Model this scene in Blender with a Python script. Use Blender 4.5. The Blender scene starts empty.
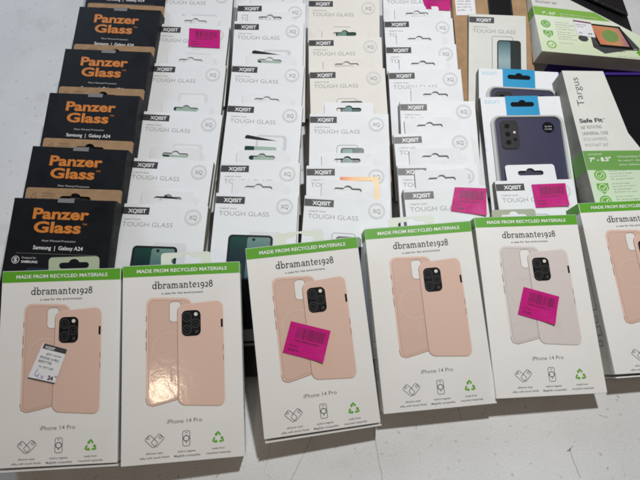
import bpy, bmesh, math, random
from mathutils import Vector, Matrix
from mathutils.geometry import tessellate_polygon
R = math.radians
random.seed(4)
scene = bpy.context.scene
col = scene.collection

# ---------------------------------------------------------------- camera
cd = bpy.data.cameras.new('camera'); cam = bpy.data.objects.new('camera', cd); col.objects.link(cam)
cam.location = (0, 0, .43); cam.rotation_euler = (R(90-64.134), 0, 0)
cd.sensor_width = 36; cd.lens = 27.0; cd.clip_start = .01; cd.clip_end = 20
scene.camera = cam
# ---------------------------------------------------------------- light
w = bpy.data.worlds.new('World'); scene.world = w; w.use_nodes = True
bg = w.node_tree.nodes['Background']; bg.inputs[0].default_value = (1.0, .80, .66, 1); bg.inputs[1].default_value = .11
def area(name, loc, target, size, power, color):
    l = bpy.data.lights.new(name, 'AREA'); l.shape = 'DISK'; l.size = size; l.energy = power; l.color = color
    o = bpy.data.objects.new(name, l); col.objects.link(o); o.location = loc
    o.rotation_euler = (Vector(target)-Vector(loc)).to_track_quat('-Z', 'Y').to_euler(); return o
area('ceiling_lamp', (.19, .40, .78), (.05, .18, 0), .05, 4.85, (.985, .995, 1))
area('warm_spot_lamp', (-.21, -.30, .85), (-.1, .05, 0), .06, .34, (1, .80, .58))
area('cool_fill_light', (-1.3, 1.5, .9), (-.2, .2, 0), .6, 11, (.60, .78, 1))  # added cool fill to tint the left tabletop blue; no window known there
scene.view_settings.view_transform = 'Standard'; scene.view_settings.look = 'None'
scene.view_settings.exposure = .06; scene.view_settings.gamma = 1
scene.render.engine = 'CYCLES'; scene.cycles.filter_width = 2.0
scene.cycles.use_denoising = True; scene.cycles.max_bounces = 6

# ---------------------------------------------------------------- materials
def mat(name, c, rough=.5, spec=.5, metal=0, bump=0, bscale=60, var=0, coat=0, vscale=25, speck=0):
    m = bpy.data.materials.new(name); m.use_nodes = True; nt = m.node_tree; b = nt.nodes['Principled BSDF']
    b.inputs['Base Color'].default_value = (*c, 1); b.inputs['Roughness'].default_value = rough
    b.inputs['Specular IOR Level'].default_value = spec; b.inputs['Metallic'].default_value = metal
    b.inputs['Coat Weight'].default_value = coat; b.inputs['Coat Roughness'].default_value = .12
    tc = nt.nodes.new('ShaderNodeTexCoord')
    if var:
        n = nt.nodes.new('ShaderNodeTexNoise'); n.inputs['Scale'].default_value = vscale; n.inputs['Detail'].default_value = 6
        r = nt.nodes.new('ShaderNodeValToRGB'); r.color_ramp.elements[0].position = .3; r.color_ramp.elements[1].position = .7
        r.color_ramp.elements[0].color = (*[x*(1-var) for x in c], 1); r.color_ramp.elements[1].color = (*[min(1, x*(1+var*.5)) for x in c], 1)
        nt.links.new(tc.outputs['Object'], n.inputs['Vector']); nt.links.new(n.outputs['Fac'], r.inputs[0]); nt.links.new(r.outputs[0], b.inputs['Base Color'])
    if bump:
        n2 = nt.nodes.new('ShaderNodeTexNoise'); n2.inputs['Scale'].default_value = bscale; n2.inputs['Detail'].default_value = 3
        bu = nt.nodes.new('ShaderNodeBump'); bu.inputs['Strength'].default_value = bump; bu.inputs['Distance'].default_value = .002
        nt.links.new(tc.outputs['Object'], n2.inputs['Vector']); nt.links.new(n2.outputs['Fac'], bu.inputs['Height']); nt.links.new(bu.outputs[0], b.inputs['Normal'])
        if coat:
            n3 = nt.nodes.new('ShaderNodeTexNoise'); n3.inputs['Scale'].default_value = 250; n3.inputs['Detail'].default_value = 2; nt.links.new(tc.outputs['Object'], n3.inputs['Vector'])
            b3 = nt.nodes.new('ShaderNodeBump'); b3.inputs['Strength'].default_value = .11; b3.inputs['Distance'].default_value = .0006; nt.links.new(n3.outputs['Fac'], b3.inputs['Height']); nt.links.new(bu.outputs[0], b3.inputs['Normal']); nt.links.new(b3.outputs[0], b.inputs['Coat Normal'])
    return m
def gradmat(name, stops, axis=1, lo=0., hi=1., rough=.3):
    m = bpy.data.materials.new(name); m.use_nodes = True; nt = m.node_tree; b = nt.nodes['Principled BSDF']; b.inputs['Roughness'].default_value = rough
    tc = nt.nodes.new('ShaderNodeTexCoord'); sp = nt.nodes.new('ShaderNodeSeparateXYZ'); mr = nt.nodes.new('ShaderNodeMapRange'); cr = nt.nodes.new('ShaderNodeValToRGB')
    mr.inputs['From Min'].default_value = lo; mr.inputs['From Max'].default_value = hi
    nt.links.new(tc.outputs['Object'], sp.inputs[0]); nt.links.new(sp.outputs[axis], mr.inputs['Value']); nt.links.new(mr.outputs[0], cr.inputs[0]); nt.links.new(cr.outputs[0], b.inputs['Base Color'])
    e = cr.color_ramp.elements
    while len(e) < len(stops): e.new(.5)
    for k, (p, c) in enumerate(stops): e[k].position = p; e[k].color = (*c, 1)
    return m
M = dict(
 white=mat('white_board', (.80, .815, .835), .6, .25, bump=.10, bscale=45, var=.03, vscale=30),
 cream=mat('cream_board', (.775, .75, .70), .6, .25, bump=.10, bscale=45, var=.03),
 fboard=mat('coated_board', (.80, .79, .76), .5, .3, bump=.08, bscale=35, var=.03, vscale=18),
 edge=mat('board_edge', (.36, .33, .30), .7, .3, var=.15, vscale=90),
 kraft=mat('kraft_board', (.40, .255, .14), .8, .2, bump=.2, bscale=300, var=.14, vscale=120),
 black=mat('black_board', (.008, .009, .012), .55, .22, bump=.08, bscale=60),
 label=mat('label_ink', (.035, .035, .038), .5),
 labelg=mat('label_grey_ink', (.10, .10, .10), .5),
 wink=mat('white_ink', (.8, .8, .8), .5),
 grey=mat('grey_ink', (.22, .22, .22), .6),
 lgrey=mat('light_grey_ink', (.55, .55, .55), .6),
 pale=mat('pale_grey_print', (.62, .64, .66), .3),
 pale2=mat('faint_grey_print', (.70, .71, .72), .35),
 dark=mat('dark_ink', (.045, .045, .05), .6),
 orange=mat('orange_ink', (.62, .205, .03), .5),
 green=mat('green_ink', (.10, .36, .018), .45, bump=.05, bscale=40),
 icon=mat('green_icon_ink', (.13, .40, .03), .5),
 frame=mat('phone_frame_print', (.015, .022, .024), .3),
 screen=gradmat('green_screen_print', [(0, (.01, .02, .03)), (.6, (.01, .035, .045)), (1, (.012, .09, .05))], 1, .06, .115),
 screenl=gradmat('pale_screen_print', [(0, (.06, .13, .14)), (.6, (.10, .20, .20)), (1, (.20, .33, .27))], 1, .06, .115),
 teal=gradmat('teal_screen_print', [(0, (.05, .16, .18)), (.55, (.30, .42, .44)), (1, (.03, .10, .12))], 1, .06, .12),
 seal_a=mat('round_logo_ink', (.69, .70, .71), .75, .1), seal_b=mat('round_logo_line', (.5, .5, .5), .8, .1), mint=mat('mint_screen_print', (.36, .48, .41), .35),
 module=mat('camera_module', (.030, .030, .034), .25),
 painted_glare=gradmat('gold_glare_paint', [(0, (.78, .20, .10)), (.35, (.86, .50, .24)), (1, (.86, .66, .36))], 0, -.008, .03, .5),  # warm lamp glare put into the colour as a gradient
 pinkd=mat('pink_case_inside', (.665, .465, .375), .42, .35, bump=.05, bscale=60, coat=1),
 pink=mat('pink_case_print', (.72, .505, .41), .42, .35, bump=.05, bscale=60, coat=1),
 pinks=mat('pink_case_crease', (.43, .29, .23), .5), stones=mat('stone_case_crease', (.42, .37, .345), .5), pinkg=mat('pink_ring_print', (.66, .48, .395), .4), stoneg=mat('stone_ring_print', (.63, .565, .535), .4),
 pinkr=mat('pink_case_rim', (.74, .53, .43), .3, .5),
 pinke=mat('pink_case_edge', (.33, .20, .15), .4),
 stone=mat('stone_case_print', (.66, .59, .56), .36, .4, bump=.10, bscale=120),
 stoned=mat('stone_case_inside', (.63, .57, .54), .36, .4, bump=.1, bscale=120),
 stoner=mat('stone_case_rim', (.70, .64, .61), .3),
 stonee=mat('stone_case_edge', (.30, .26, .24), .4),
 cam=mat('camera_print', (.006, .006, .007), .55, .15), cam2=mat('camera_ring_print', (.05, .05, .053), .5, .15), cam3=mat('lens_print', (.004, .004, .005), .2),
 flash=mat('flash_print', (.7, .68, .6), .3),
 magenta=mat('magenta_sticker', (.52, .005, .19), .5, .3, bump=.25, bscale=90), magd=mat('barcode_ink', (.16, .003, .06), .5),
 blue=mat('blue_panel', (.008, .29, .55), .4), bluel=mat('pale_blue_ink', (.35, .60, .75), .5),
 navy=mat('navy_phone_back', (.042, .042, .088), .28, .6, coat=.4, var=.15, vscale=12),
 clear=mat('clear_plastic_rim', (.56, .58, .58), .10, .9), cleare=mat('clear_plastic_edge', (.12, .12, .11), .1, .9),
 tabg=mat('sage_tab', (.44, .47, .36), .6, var=.04), tabo=mat('olive_tab', (.40, .42, .33), .6, var=.04), tabw=mat('white_tab', (.74, .74, .71), .5, var=.03),
 lime=mat('lime_ink', (.22, .44, .07), .45, var=.1, vscale=12), limep=gradmat('pale_lime_print', [(0, (.56, .66, .42)), (.5, (.70, .78, .58)), (1, (.76, .80, .70))], 1, -.02, .07, .4),
 safe=mat('soft_white_board', (.68, .69, .64), .45, .4, bump=.06, bscale=40, var=.04), safeg=mat('safe_green_print', (.14, .33, .07), .45), safel=mat('pale_green_board', (.58, .70, .52), .45, var=.04),
 side2=mat('grey_green_side', (.62, .62, .57), .6, var=.12, vscale=40),
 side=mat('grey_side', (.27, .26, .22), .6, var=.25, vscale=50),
 fabric=mat('black_fabric', (.004, .004, .006), .8, .2, bump=.3, bscale=200), purple=mat('purple_trim', (.05, .018, .24), .55),
 tablet=gradmat('tablet_screen_print', [(0, (.60, .20, .10)), (.6, (.58, .30, .14)), (1, (.34, .14, .26))], 0, .06, .112, .3),
 tgreen=mat('screen_disc_print', (.16, .30, .09), .3), tgreen2=mat('screen_line_print', (.40, .42, .12), .3), gdark=mat('grey_cover_print', (.06, .065, .065), .4),
 sticker=mat('white_sticker', (.78, .78, .80), .4, bump=.1), pen=mat('blue_pen', (.16, .16, .45), .6),
 seal=mat('grey_seal', (.22, .22, .23), .3),
)

def vary(m, amt, wear=None):
    nt = m.node_tree; b = nt.nodes['Principled BSDF']; inp = b.inputs['Base Color']
    oi = nt.nodes.new('ShaderNodeObjectInfo'); mp = nt.nodes.new('ShaderNodeMapRange'); mp.inputs['To Min'].default_value = 1-amt; mp.inputs['To Max'].default_value = 1.0
    nt.links.new(oi.outputs['Random'], mp.inputs['Value']); mx = nt.nodes.new('ShaderNodeMix'); mx.data_type = 'RGBA'; mx.blend_type = 'MULTIPLY'; mx.inputs[0].default_value = 1
    if inp.links: nt.links.new(inp.links[0].from_socket, mx.inputs[6])
    else: mx.inputs[6].default_value = inp.default_value
    nt.links.new(mp.outputs[0], mx.inputs[7]); out = mx.outputs[2]
    # faint smudges and handling marks: roughness and tone, different on every box
    tc = nt.nodes.new('ShaderNodeTexCoord'); ad = nt.nodes.new('ShaderNodeVectorMath'); ad.operation = 'ADD'
    nt.links.new(tc.outputs['Object'], ad.inputs[0]); nt.links.new(oi.outputs['Random'], ad.inputs[1])
    n = nt.nodes.new('ShaderNodeTexNoise'); n.inputs['Scale'].default_value = 38; n.inputs['Detail'].default_value = 9; n.inputs['Roughness'].default_value = .7; nt.links.new(ad.outputs[0], n.inputs['Vector'])
    r = nt.nodes.new('ShaderNodeMapRange'); r.inputs['From Min'].default_value = .35; r.inputs['From Max'].default_value = .65; r0 = b.inputs['Roughness'].default_value
    r.inputs['To Min'].default_value = r0-.16; r.inputs['To Max'].default_value = r0+.12; nt.links.new(n.outputs['Fac'], r.inputs['Value']); nt.links.new(r.outputs[0], b.inputs['Roughness'])
    if wear:
        w_ = nt.nodes.new('ShaderNodeMapRange'); w_.inputs['From Min'].default_value = .64; w_.inputs['From Max'].default_value = .78; w_.clamp = True; nt.links.new(n.outputs['Fac'], w_.inputs['Value'])
        m2 = nt.nodes.new('ShaderNodeMix'); m2.data_type = 'RGBA'; m2.inputs[7].default_value = (*wear, 1); nt.links.new(w_.outputs[0], m2.inputs[0]); nt.links.new(out, m2.inputs[6]); out = m2.outputs[2]
    nt.links.new(out, inp)
vary(M['white'], .05, (.70, .70, .69)); vary(M['cream'], .04, (.62, .58, .5)); vary(M['fboard'], .03, (.72, .70, .66)); vary(M['black'], .3, (.028, .028, .03)); vary(M['kraft'], .12); vary(M['safe'], .02, (.58, .58, .54))

# ---------------------------------------------------------------- mesh helpers
def tag(o, label=None, cat=None, group=None, kind=None):
    if label: o['label'] = label
    if cat: o['category'] = cat
    if group: o['group'] = group
    if kind: o['kind'] = kind
    return o
_txt = {}
def text2d(s, bold=0.):
    k = (s, bold)
    if k not in _txt:
        c = bpy.data.curves.new('t', 'FONT'); c.body = s; c.size = 1; c.offset = bold; c.resolution_u = 3; c.fill_mode = 'FRONT'
        o = bpy.data.objects.new('t', c); col.objects.link(o)
        dg = bpy.context.evaluated_depsgraph_get(); dg.update()
        me = o.evaluated_get(dg).to_mesh()
        vs = [(v.co.x, v.co.y) for v in me.vertices]; fs = [tuple(p.vertices) for p in me.polygons]
        o.evaluated_get(dg).to_mesh_clear(); bpy.data.objects.remove(o); bpy.data.curves.remove(c)
        _txt[k] = (vs, fs)
    return _txt[k]
LY = .00006
class MB:
    """collects flat print shapes on a face and solid pieces; face coordinates in mm: x from the centre, y down from the top edge"""
    def __init__(s, L=.15, t=.007): s.v = []; s.f = []; s.m = []; s.mats = []; s.L = L; s.t = t
    def mi(s, name):
        if name not in s.mats: s.mats.append(name)
        return s.mats.index(name)
    def P(s, x, y, ly): return (x/1000, s.L-y/1000, s.t+ly*LY)
    def add(s, vs, fs, m, up=True):
        o = len(s.v); s.v += [tuple(p) for p in vs]; k = s.mi(m)
        for f in fs:
            f = list(f)
            if up:
                a, b, c = [Vector(vs[i]) for i in f[:3]]
                if (b-a).cross(c-a).z < 0: f.reverse()
            s.f.append([i+o for i in f]); s.m.append(k)
    def poly(s, pts, m, ly=1, holes=()):
        allp = [Vector((x, y, 0)) for x, y in pts]; loops = [allp]+[[Vector((x, y, 0)) for x, y in h] for h in holes]
        flat = [p for l in loops for p in l]
        s.add([s.P(p.x, p.y, ly) for p in flat], tessellate_polygon(loops), m)
    def rect(s, x0, y0, x1, y1, m, ly=1): s.add([s.P(x0, y0, ly), s.P(x1, y0, ly), s.P(x1, y1, ly), s.P(x0, y1, ly)], [(0, 1, 2, 3)], m)
    def rr(s, x0, y0, x1, y1, r, m, ly=1, skew=0, holes=()):
        s.poly([(x, y+skew*(x-x0)) for x, y in rrpts(x0, y0, x1, y1, r)], m, ly, holes)
    def ribbon(s, pts, wd, m, ly=1, closed=False):
        n = len(pts); L_, R_ = [], []
        for i in range(n):
            a = pts[(i-1) % n] if (i or closed) else pts[0]; b = pts[(i+1) % n] if (i < n-1 or closed) else pts[-1]
            dx, dy = b[0]-a[0], b[1]-a[1]; d = math.hypot(dx, dy) or 1; nx, ny = -dy/d*wd/2, dx/d*wd/2
            L_.append((pts[i][0]+nx, pts[i][1]+ny)); R_.append((pts[i][0]-nx, pts[i][1]-ny))
        vs = [s.P(*p, ly) for p in L_+R_]; rng = range(n if closed else n-1)
        s.add(vs, [(i, (i+1) % n, n+(i+1) % n, n+i) for i in rng], m)
    def disc(s, cx, cy, r, m, ly=1, n=20, ry=None): s.poly([(cx+r*math.cos(a*2*math.pi/n), cy+(ry or r)*math.sin(a*2*math.pi/n)) for a in range(n)], m, ly)
    def ring(s, cx, cy, r, wd, m, ly=1, n=28): s.ribbon([(cx+r*math.cos(a*2*math.pi/n), cy+r*math.sin(a*2*math.pi/n)) for a in range(n)], wd, m, ly, True)
    def text(s, body, x0, x1, ybase, h, m, ly=1, bold=0., rot=0., ref='H'):
        """text from x0 to x1 on baseline ybase, capital height h"""
        vs, fs = text2d(body, bold); ax = min(v[0] for v in vs); bx = max(v[0] for v in vs)
        cap = max(v[1] for v in text2d(ref, bold)[0]); sx = (x1-x0)/(bx-ax); sy = h/cap
        out = []
        cr, sr = math.cos(rot), math.sin(rot)
        for vx, vy in vs:
            X = (vx-ax)*sx; Y = -vy*sy
            out.append(s.P(x0+X*cr-Y*sr, ybase+X*sr+Y*cr, ly))
        s.add(out, fs, m)
    def prism(s, outer, z0, z1, m, holes=(), me=None):
        """solid plate from 2d outline in metres"""
        loops = [[Vector((x, y, 0)) for x, y in l] for l in (outer, *holes)]; flat = [p for l in loops for p in l]; tr = tessellate_polygon(loops)
        s.add([(p.x, p.y, z1) for p in flat], tr, m)
        o = len(s.v); s.v += [(p.x, p.y, z0) for p in flat]; k = s.mi(m)
        for f in tr:
            a, b, c = [flat[i] for i in f]
            f = list(f) if (b-a).cross(c-a).z < 0 else list(f)[::-1]
            s.f.append([i+o for i in f]); s.m.append(k)
        ke = s.mi(me or m)
        for li, l in enumerate(loops):
            ar = sum(l[i].x*l[(i+1) % len(l)].y-l[(i+1) % len(l)].x*l[i].y for i in range(len(l)))
            if (ar < 0) != (li > 0): l = l[::-1]
            for i in range(len(l)):
                p, q = l[i], l[(i+1) % len(l)]; o = len(s.v)
                s.v += [(p.x, p.y, z0), (q.x, q.y, z0), (q.x, q.y, z1), (p.x, p.y, z1)]; s.f.append([o, o+1, o+2, o+3]); s.m.append(ke)
    def build(s, name, smooth=False):
        me = bpy.data.meshes.new(name); me.from_pydata(s.v, [], s.f)
        for k in s.mats: me.materials.append(M[k])
        me.polygons.foreach_set('material_index', s.m); me.update(); return me
def rrpts(x0, y0, x1, y1, r, n=5):
    o = []
    for cx, cy, a0 in ((x1-r, y1-r, 0), (x0+r, y1-r, 90), (x0+r, y0+r, 180), (x1-r, y0+r, 270)):
        for k in range(n+1): a = R(a0+90*k/n); o.append((cx+r*math.cos(a), cy+r*math.sin(a)))
    return o
def carton(W, L, t, m, me=None, y0=0., bev=.0005, warp=0.):
    """box mesh with soft folded edges; front face gently bowed"""
    bm = bmesh.new(); nx, ny = 6, 10
    bmesh.ops.create_cube(bm, size=1)
    for v in bm.verts: v.co = Vector((v.co.x*W, y0+(v.co.y+.5)*(L-y0), (v.co.z+.5)*t))
    bmesh.ops.bevel(bm, geom=bm.edges[:], offset=bev, segments=2, profile=.5, affect='EDGES')
    for f in bm.faces:
        f.smooth = False
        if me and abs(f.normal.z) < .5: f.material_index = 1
    msh = bpy.data.meshes.new('carton'); bm.to_mesh(msh); bm.free(); msh.materials.append(M[m])
    if me: msh.materials.append(M[me])
    return msh
def hole_pts(cx, cy, w=.027, h=.0048, r=.0042):
    """euro slot: rounded bar with a bump on its upper side (metres, y up)"""
    o = []; hw = w/2-h/2
    for k in range(7): a = R(-90-180*k/6); o.append((cx-hw+h/2*math.cos(a), cy+h/2*math.sin(a)))
    for k in range(9): a = R(165-150*k/8); o.append((cx+r*math.cos(a), cy+h/2-.001+r*.85*math.sin(a)))
    for k in range(7): a = R(90-180*k/6); o.append((cx+hw+h/2*math.cos(a), cy+h/2*math.sin(a)))
    return o
def tab(L, w, h, m, hy, hw=.027, hh=.0048, tilt=0., z=.0006, hr=.0042, r=.003):
    b = MB(); pts = rrpts(-w/2, L-.004, w/2, L+h, r); b.prism(pts, z, z+.0004, m, [hole_pts(0, L+hy, hw, hh, hr)])
    if tilt:
        b.v = [(x, y, zz+max(0, y-L)*math.tan(tilt)) for x, y, zz in b.v]
    return b
class Part:
    def __init__(s, name, me, kids=(), label=None): s.name = name; s.me = me; s.kids = kids; s.label = label
def thing(name, parts, loc, yaw, tilt, roll, label, cat, group=None):
    e = bpy.data.objects.new(name, None); col.objects.link(e); e.empty_display_size = .02
    e.location = loc; e.rotation_mode = 'YXZ'; e.rotation_euler = (R(tilt), R(roll), R(yaw)); tag(e, label, cat, group)
    def rec(p, par):
        o = bpy.data.objects.new(p.name, p.me); col.objects.link(o); o.parent = par
        if p.label: o['label'] = p.label
        for k in p.kids: rec(k, o)
    for p in parts: rec(p, e)
    return e

# ---------------------------------------------------------------- tabletop
def concrete():
    m = bpy.data.materials.new('painted_concrete'); m.use_nodes = True; nt = m.node_tree; b = nt.nodes['Principled BSDF']
    b.inputs['Roughness'].default_value = .62
    tc = nt.nodes.new('ShaderNodeTexCoord')
    def noise(sc, det, lo, hi, c0, c1):
        n = nt.nodes.new('ShaderNodeTexNoise'); n.inputs['Scale'].default_value = sc; n.inputs['Detail'].default_value = det; nt.links.new(tc.outputs['Object'], n.inputs['Vector'])
        r = nt.nodes.new('ShaderNodeValToRGB'); r.color_ramp.elements[0].position = lo; r.color_ramp.elements[1].position = hi
        r.color_ramp.elements[0].color = (*c0, 1); r.color_ramp.elements[1].color = (*c1, 1); nt.links.new(n.outputs['Fac'], r.inputs[0]); return r, n
    def mul(a, c):
        x = nt.nodes.new('ShaderNodeMix'); x.data_type = 'RGBA'; x.blend_type = 'MULTIPLY'; x.inputs[0].default_value = 1
        nt.links.new(a, x.inputs[6]); nt.links.new(c, x.inputs[7]); return x.outputs[2]
    base, _ = noise(9, 12, .3, .7, (.62, .625, .62), (.74, .745, .74))
    grain, gn = noise(700, 3, .30, .50, (.90, .90, .90), (1, 1, 1))
    speck, _ = noise(190, 7, .27, .37, (.66, .62, .56), (1, 1, 1))
    stain, _ = noise(24, 11, .30, .42, (.90, .875, .83), (1, 1, 1))
    c = mul(mul(mul(base.outputs[0], grain.outputs[0]), speck.outputs[0]), stain.outputs[0]); nt.links.new(c, b.inputs['Base Color'])
    bu = nt.nodes.new('ShaderNodeBump'); bu.inputs['Strength'].default_value = .25; bu.inputs['Distance'].default_value = .001
    nt.links.new(gn.outputs['Fac'], bu.inputs['Height']); nt.links.new(bu.outputs[0], b.inputs['Normal']); return m
me = bpy.data.meshes.new('tabletop'); me.from_pydata([(-1.3, -1, 0), (1.3, -1, 0), (1.3, 1.6, 0), (-1.3, 1.6, 0), (-1.3, -1, -.05), (1.3, -1, -.05), (1.3, 1.6, -.05), (-1.3, 1.6, -.05)], [], [(0, 1, 2, 3), (7, 6, 5, 4), (0, 4, 5, 1), (1, 5, 6, 2), (2, 6, 7, 3), (3, 7, 4, 0)])
me.materials.append(concrete()); o = bpy.data.objects.new('tabletop', me); col.objects.link(o); tag(o, kind='structure')
M['crack'] = mat('crack_dirt', (.34, .325, .30), .9, var=.5, vscale=300)
b = MB(0, 0)
def crack(pts, wd):
    out = []
    for (x0, y0), (x1, y1) in zip(pts, pts[1:]):
        for k in range(8): t_ = k/8; out.append((x0+(x1-x0)*t_+random.uniform(-.3, .3), y0+(y1-y0)*t_+random.uniform(-.2, .2)))
    out.append(pts[-1]); b.ribbon([(x, -y) for x, y in out], wd, 'crack', 3)
crack([(5, 52), (-3, 34), (-18, 5), (-26, -10)], .35)
crack([(44, 42), (46, 22), (50, -5)], .35)
crack([(117, 53), (119, 40)], .3); crack([(205, 18), (206.5, 8), (209, -4)], .35); crack([(205, 17), (208, 20)], .5); crack([(203, 16), (206, 17)], .9)
crack([(255, 60), (257, 58)], .5); crack([(-40, 30), (-44, 5)], .2); crack([(236, 44), (243, 42)], .25)
o = bpy.data.objects.new('tabletop_crack', b.build('tabletop_crack')); col.objects.link(o); tag(o, kind='structure')

# ---------------------------------------------------------------- stickers
def sticker(L, t, pts, seed=0, ly=6):
    """magenta barcode sticker; pts = four corners (mm on face) clockwise from top left"""
    b = MB(L, t); (ax, ay), (bx, by), (cx, cy), (dx, dy) = pts
    def q(u, v): return (ax*(1-u)*(1-v)+bx*u*(1-v)+cx*u*v+dx*(1-u)*v, ay*(1-u)*(1-v)+by*u*(1-v)+cy*u*v+dy*(1-u)*v)
    W = math.hypot(bx-ax, by-ay)
    out = [q(u, v) for u, v in rrpts(0, 0, 1, 1, .05, 3)]
    nn = 12
    g_ = [[b.P(*q(min(max(u/nn, 0), 1), v/nn), ly) for u in range(nn+1)] for v in range(nn+1)]
    b.add([p for r_ in g_ for p in r_], [(v*(nn+1)+u, v*(nn+1)+u+1, (v+1)*(nn+1)+u+1, (v+1)*(nn+1)+u) for v in range(nn) for u in range(nn)], 'magenta')
    rnd = random.Random(seed); u = .20
    while u < .9:
        wd = rnd.choice((.006, .011, .018, .026)); b.poly([q(u, .12), q(u+wd, .12), q(u+wd, .46), q(u, .46)], 'magd', ly+1); u += wd+rnd.choice((.008, .013, .02))
    def line(u0, u1, v0, v1):
        u = u0
        while u < u1-.02:
            wd = rnd.uniform(.015, .03); b.poly([q(u, v0), q(u+wd, v0), q(u+wd, v1), q(u, v1)], 'magd', ly+1); u += wd+rnd.choice((.007, .007, .02))
    line(.2, .82, .52, .57); line(.1, .34, .70, .74); line(.1, .36, .82, .89)
    bx_, by_ = b.P(*q(1 if seed % 2 else 0, 1), 0)[:2]; dg = math.hypot(cx-ax, cy-ay)/1000
    b.v = [(x, y, z+.0016*max(0, 1-math.hypot(x-bx_, y-by_)/(dg*.45))**2) for x, y, z in b.v]
    return Part('price_sticker', b.build('price_sticker'))

# ---------------------------------------------------------------- white protector boxes
LX = .15
_cache = {}
def xq_parts(W, t, tone, pic, labelcol='label', painted_glare=False, tabw=.052, tabh=.0165, tilt=0.05, hole=.0082):
    key = (W, t, tone, pic, labelcol, painted_glare, tabh)
    if key in _cache: return list(_cache[key])
    L = LX; x0 = -W*500; P = []
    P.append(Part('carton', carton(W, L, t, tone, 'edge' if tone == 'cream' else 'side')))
    P.append(Part('hang_tab', tab(L, tabw, tabh, 'white' if tone == 'white' else 'cream', hole, tilt=tilt).build('hang_tab')))
    b = MB(L, t); b.rect(x0+.4, 3.6, x0+28.5, 11.0, labelcol, 1)
    c = MB(L, t); c.text('XQISIT', x0+8, x0+25.5, 9.3, 3.9, 'wink', 2, .03)
    P.append(Part('brand_label', b.build('brand_label'), [Part('brand_lettering', c.build('brand_lettering'))]))
    d = MB(L, t); d.text('CASE-FIT GLAS', x0+5, x0+21, 16.6, 1.35, 'grey', 1, .01); d.text('TOUGH GLASS', x0+4.6, x0+52.5, 23.2, 4.4, 'grey', 1, -.012)
    P.append(Part('product_lettering', d.build('product_lettering')))
    if W > .07:
        e = MB(L, t); cx = x0+71*W/.0845; e.disc(cx, 12.4, 8.0, 'seal_a', 1, 28); e.ring(cx, 12.4, 7.9, .35, 'seal_b', 2); e.disc(cx, 12.4, 6.3, tone, 2, 28); e.ring(cx, 12.4, 6.3, .2, 'seal_b', 3)
        f = MB(L, t); f.text('XQ', cx-3.8, cx+3.8, 14.6, 4.2, 'grey', 4)
        P.append(Part('round_logo', e.build('round_logo'), [Part('logo_lettering', f.build('logo_lettering'))]))
    g = MB(L, t)
    if pic == 'green':
        g.rr(-5, 38.5, 26, 110, 3, 'pale2', 1); g.rr(-24.2, 42, 18, 118, 4, 'frame', 2); g.rr(-21.8, 44.2, -6, 116, 2, 'screen', 3); g.rr(-6, 44.2, 15.6, 116, 2, 'screenl', 4)
        g.rr(-1.5, 45, 1.5, 48, 1.4, 'frame', 5)
    elif pic in ('wedge', 'faint'):
        g.rr(-6, 36, 26, 110, 4, 'pale2' if pic == 'faint' else 'pale', 1); g.rr(-3.8, 38.2, 22.5, 108, 3, tone, 2)
        if pic == 'wedge': g.poly([(-18, 40.8), (-17.5, 38), (-15.5, 36.8), (2, 39.8), (16, 42.4), (-2, 42.2)], 'frame', 3)
        g.rr(-17, 49.5, 16, 110, 2, 'mint', 4); g.rr(-17, 49.5, -7, 110, 1.5, 'screen', 5)
    elif pic == 'low':
        o_ = rrpts(-13, 36.5, 9, 110, 3); g.ribbon(o_, .5, 'grey', 1, True); g.rr(-9, 39.5, 15, 116, 3, 'frame', 2); g.rr(-7.5, 41, 3, 114, 2, 'screenl', 3); g.rr(3, 41, 13.5, 114, 2, 'screen', 3)
    elif pic == 'tall':
        g.ribbon(rrpts(-6, 27, 17, 100, 2.4), .6, 'grey', 1, True); g.rr(-.5, 31.5, 26, 106, 3.5, 'frame', 2); g.rr(.8, 33, 14.2, 105, 2, 'teal', 3); g.rr(14.2, 33, 24.8, 105, 2, 'frame', 3)
    if painted_glare:
        g.poly([(-8, 12.6), (30.5, 12.6), (30.5, 37), (24, 37), (24, 17), (-8, 17)], 'painted_glare', 5)  # L-shaped lamp glare painted on the box face
    P.append(Part('phone_picture', g.build('phone_picture')))
    _cache[key] = P; return list(P)

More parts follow.
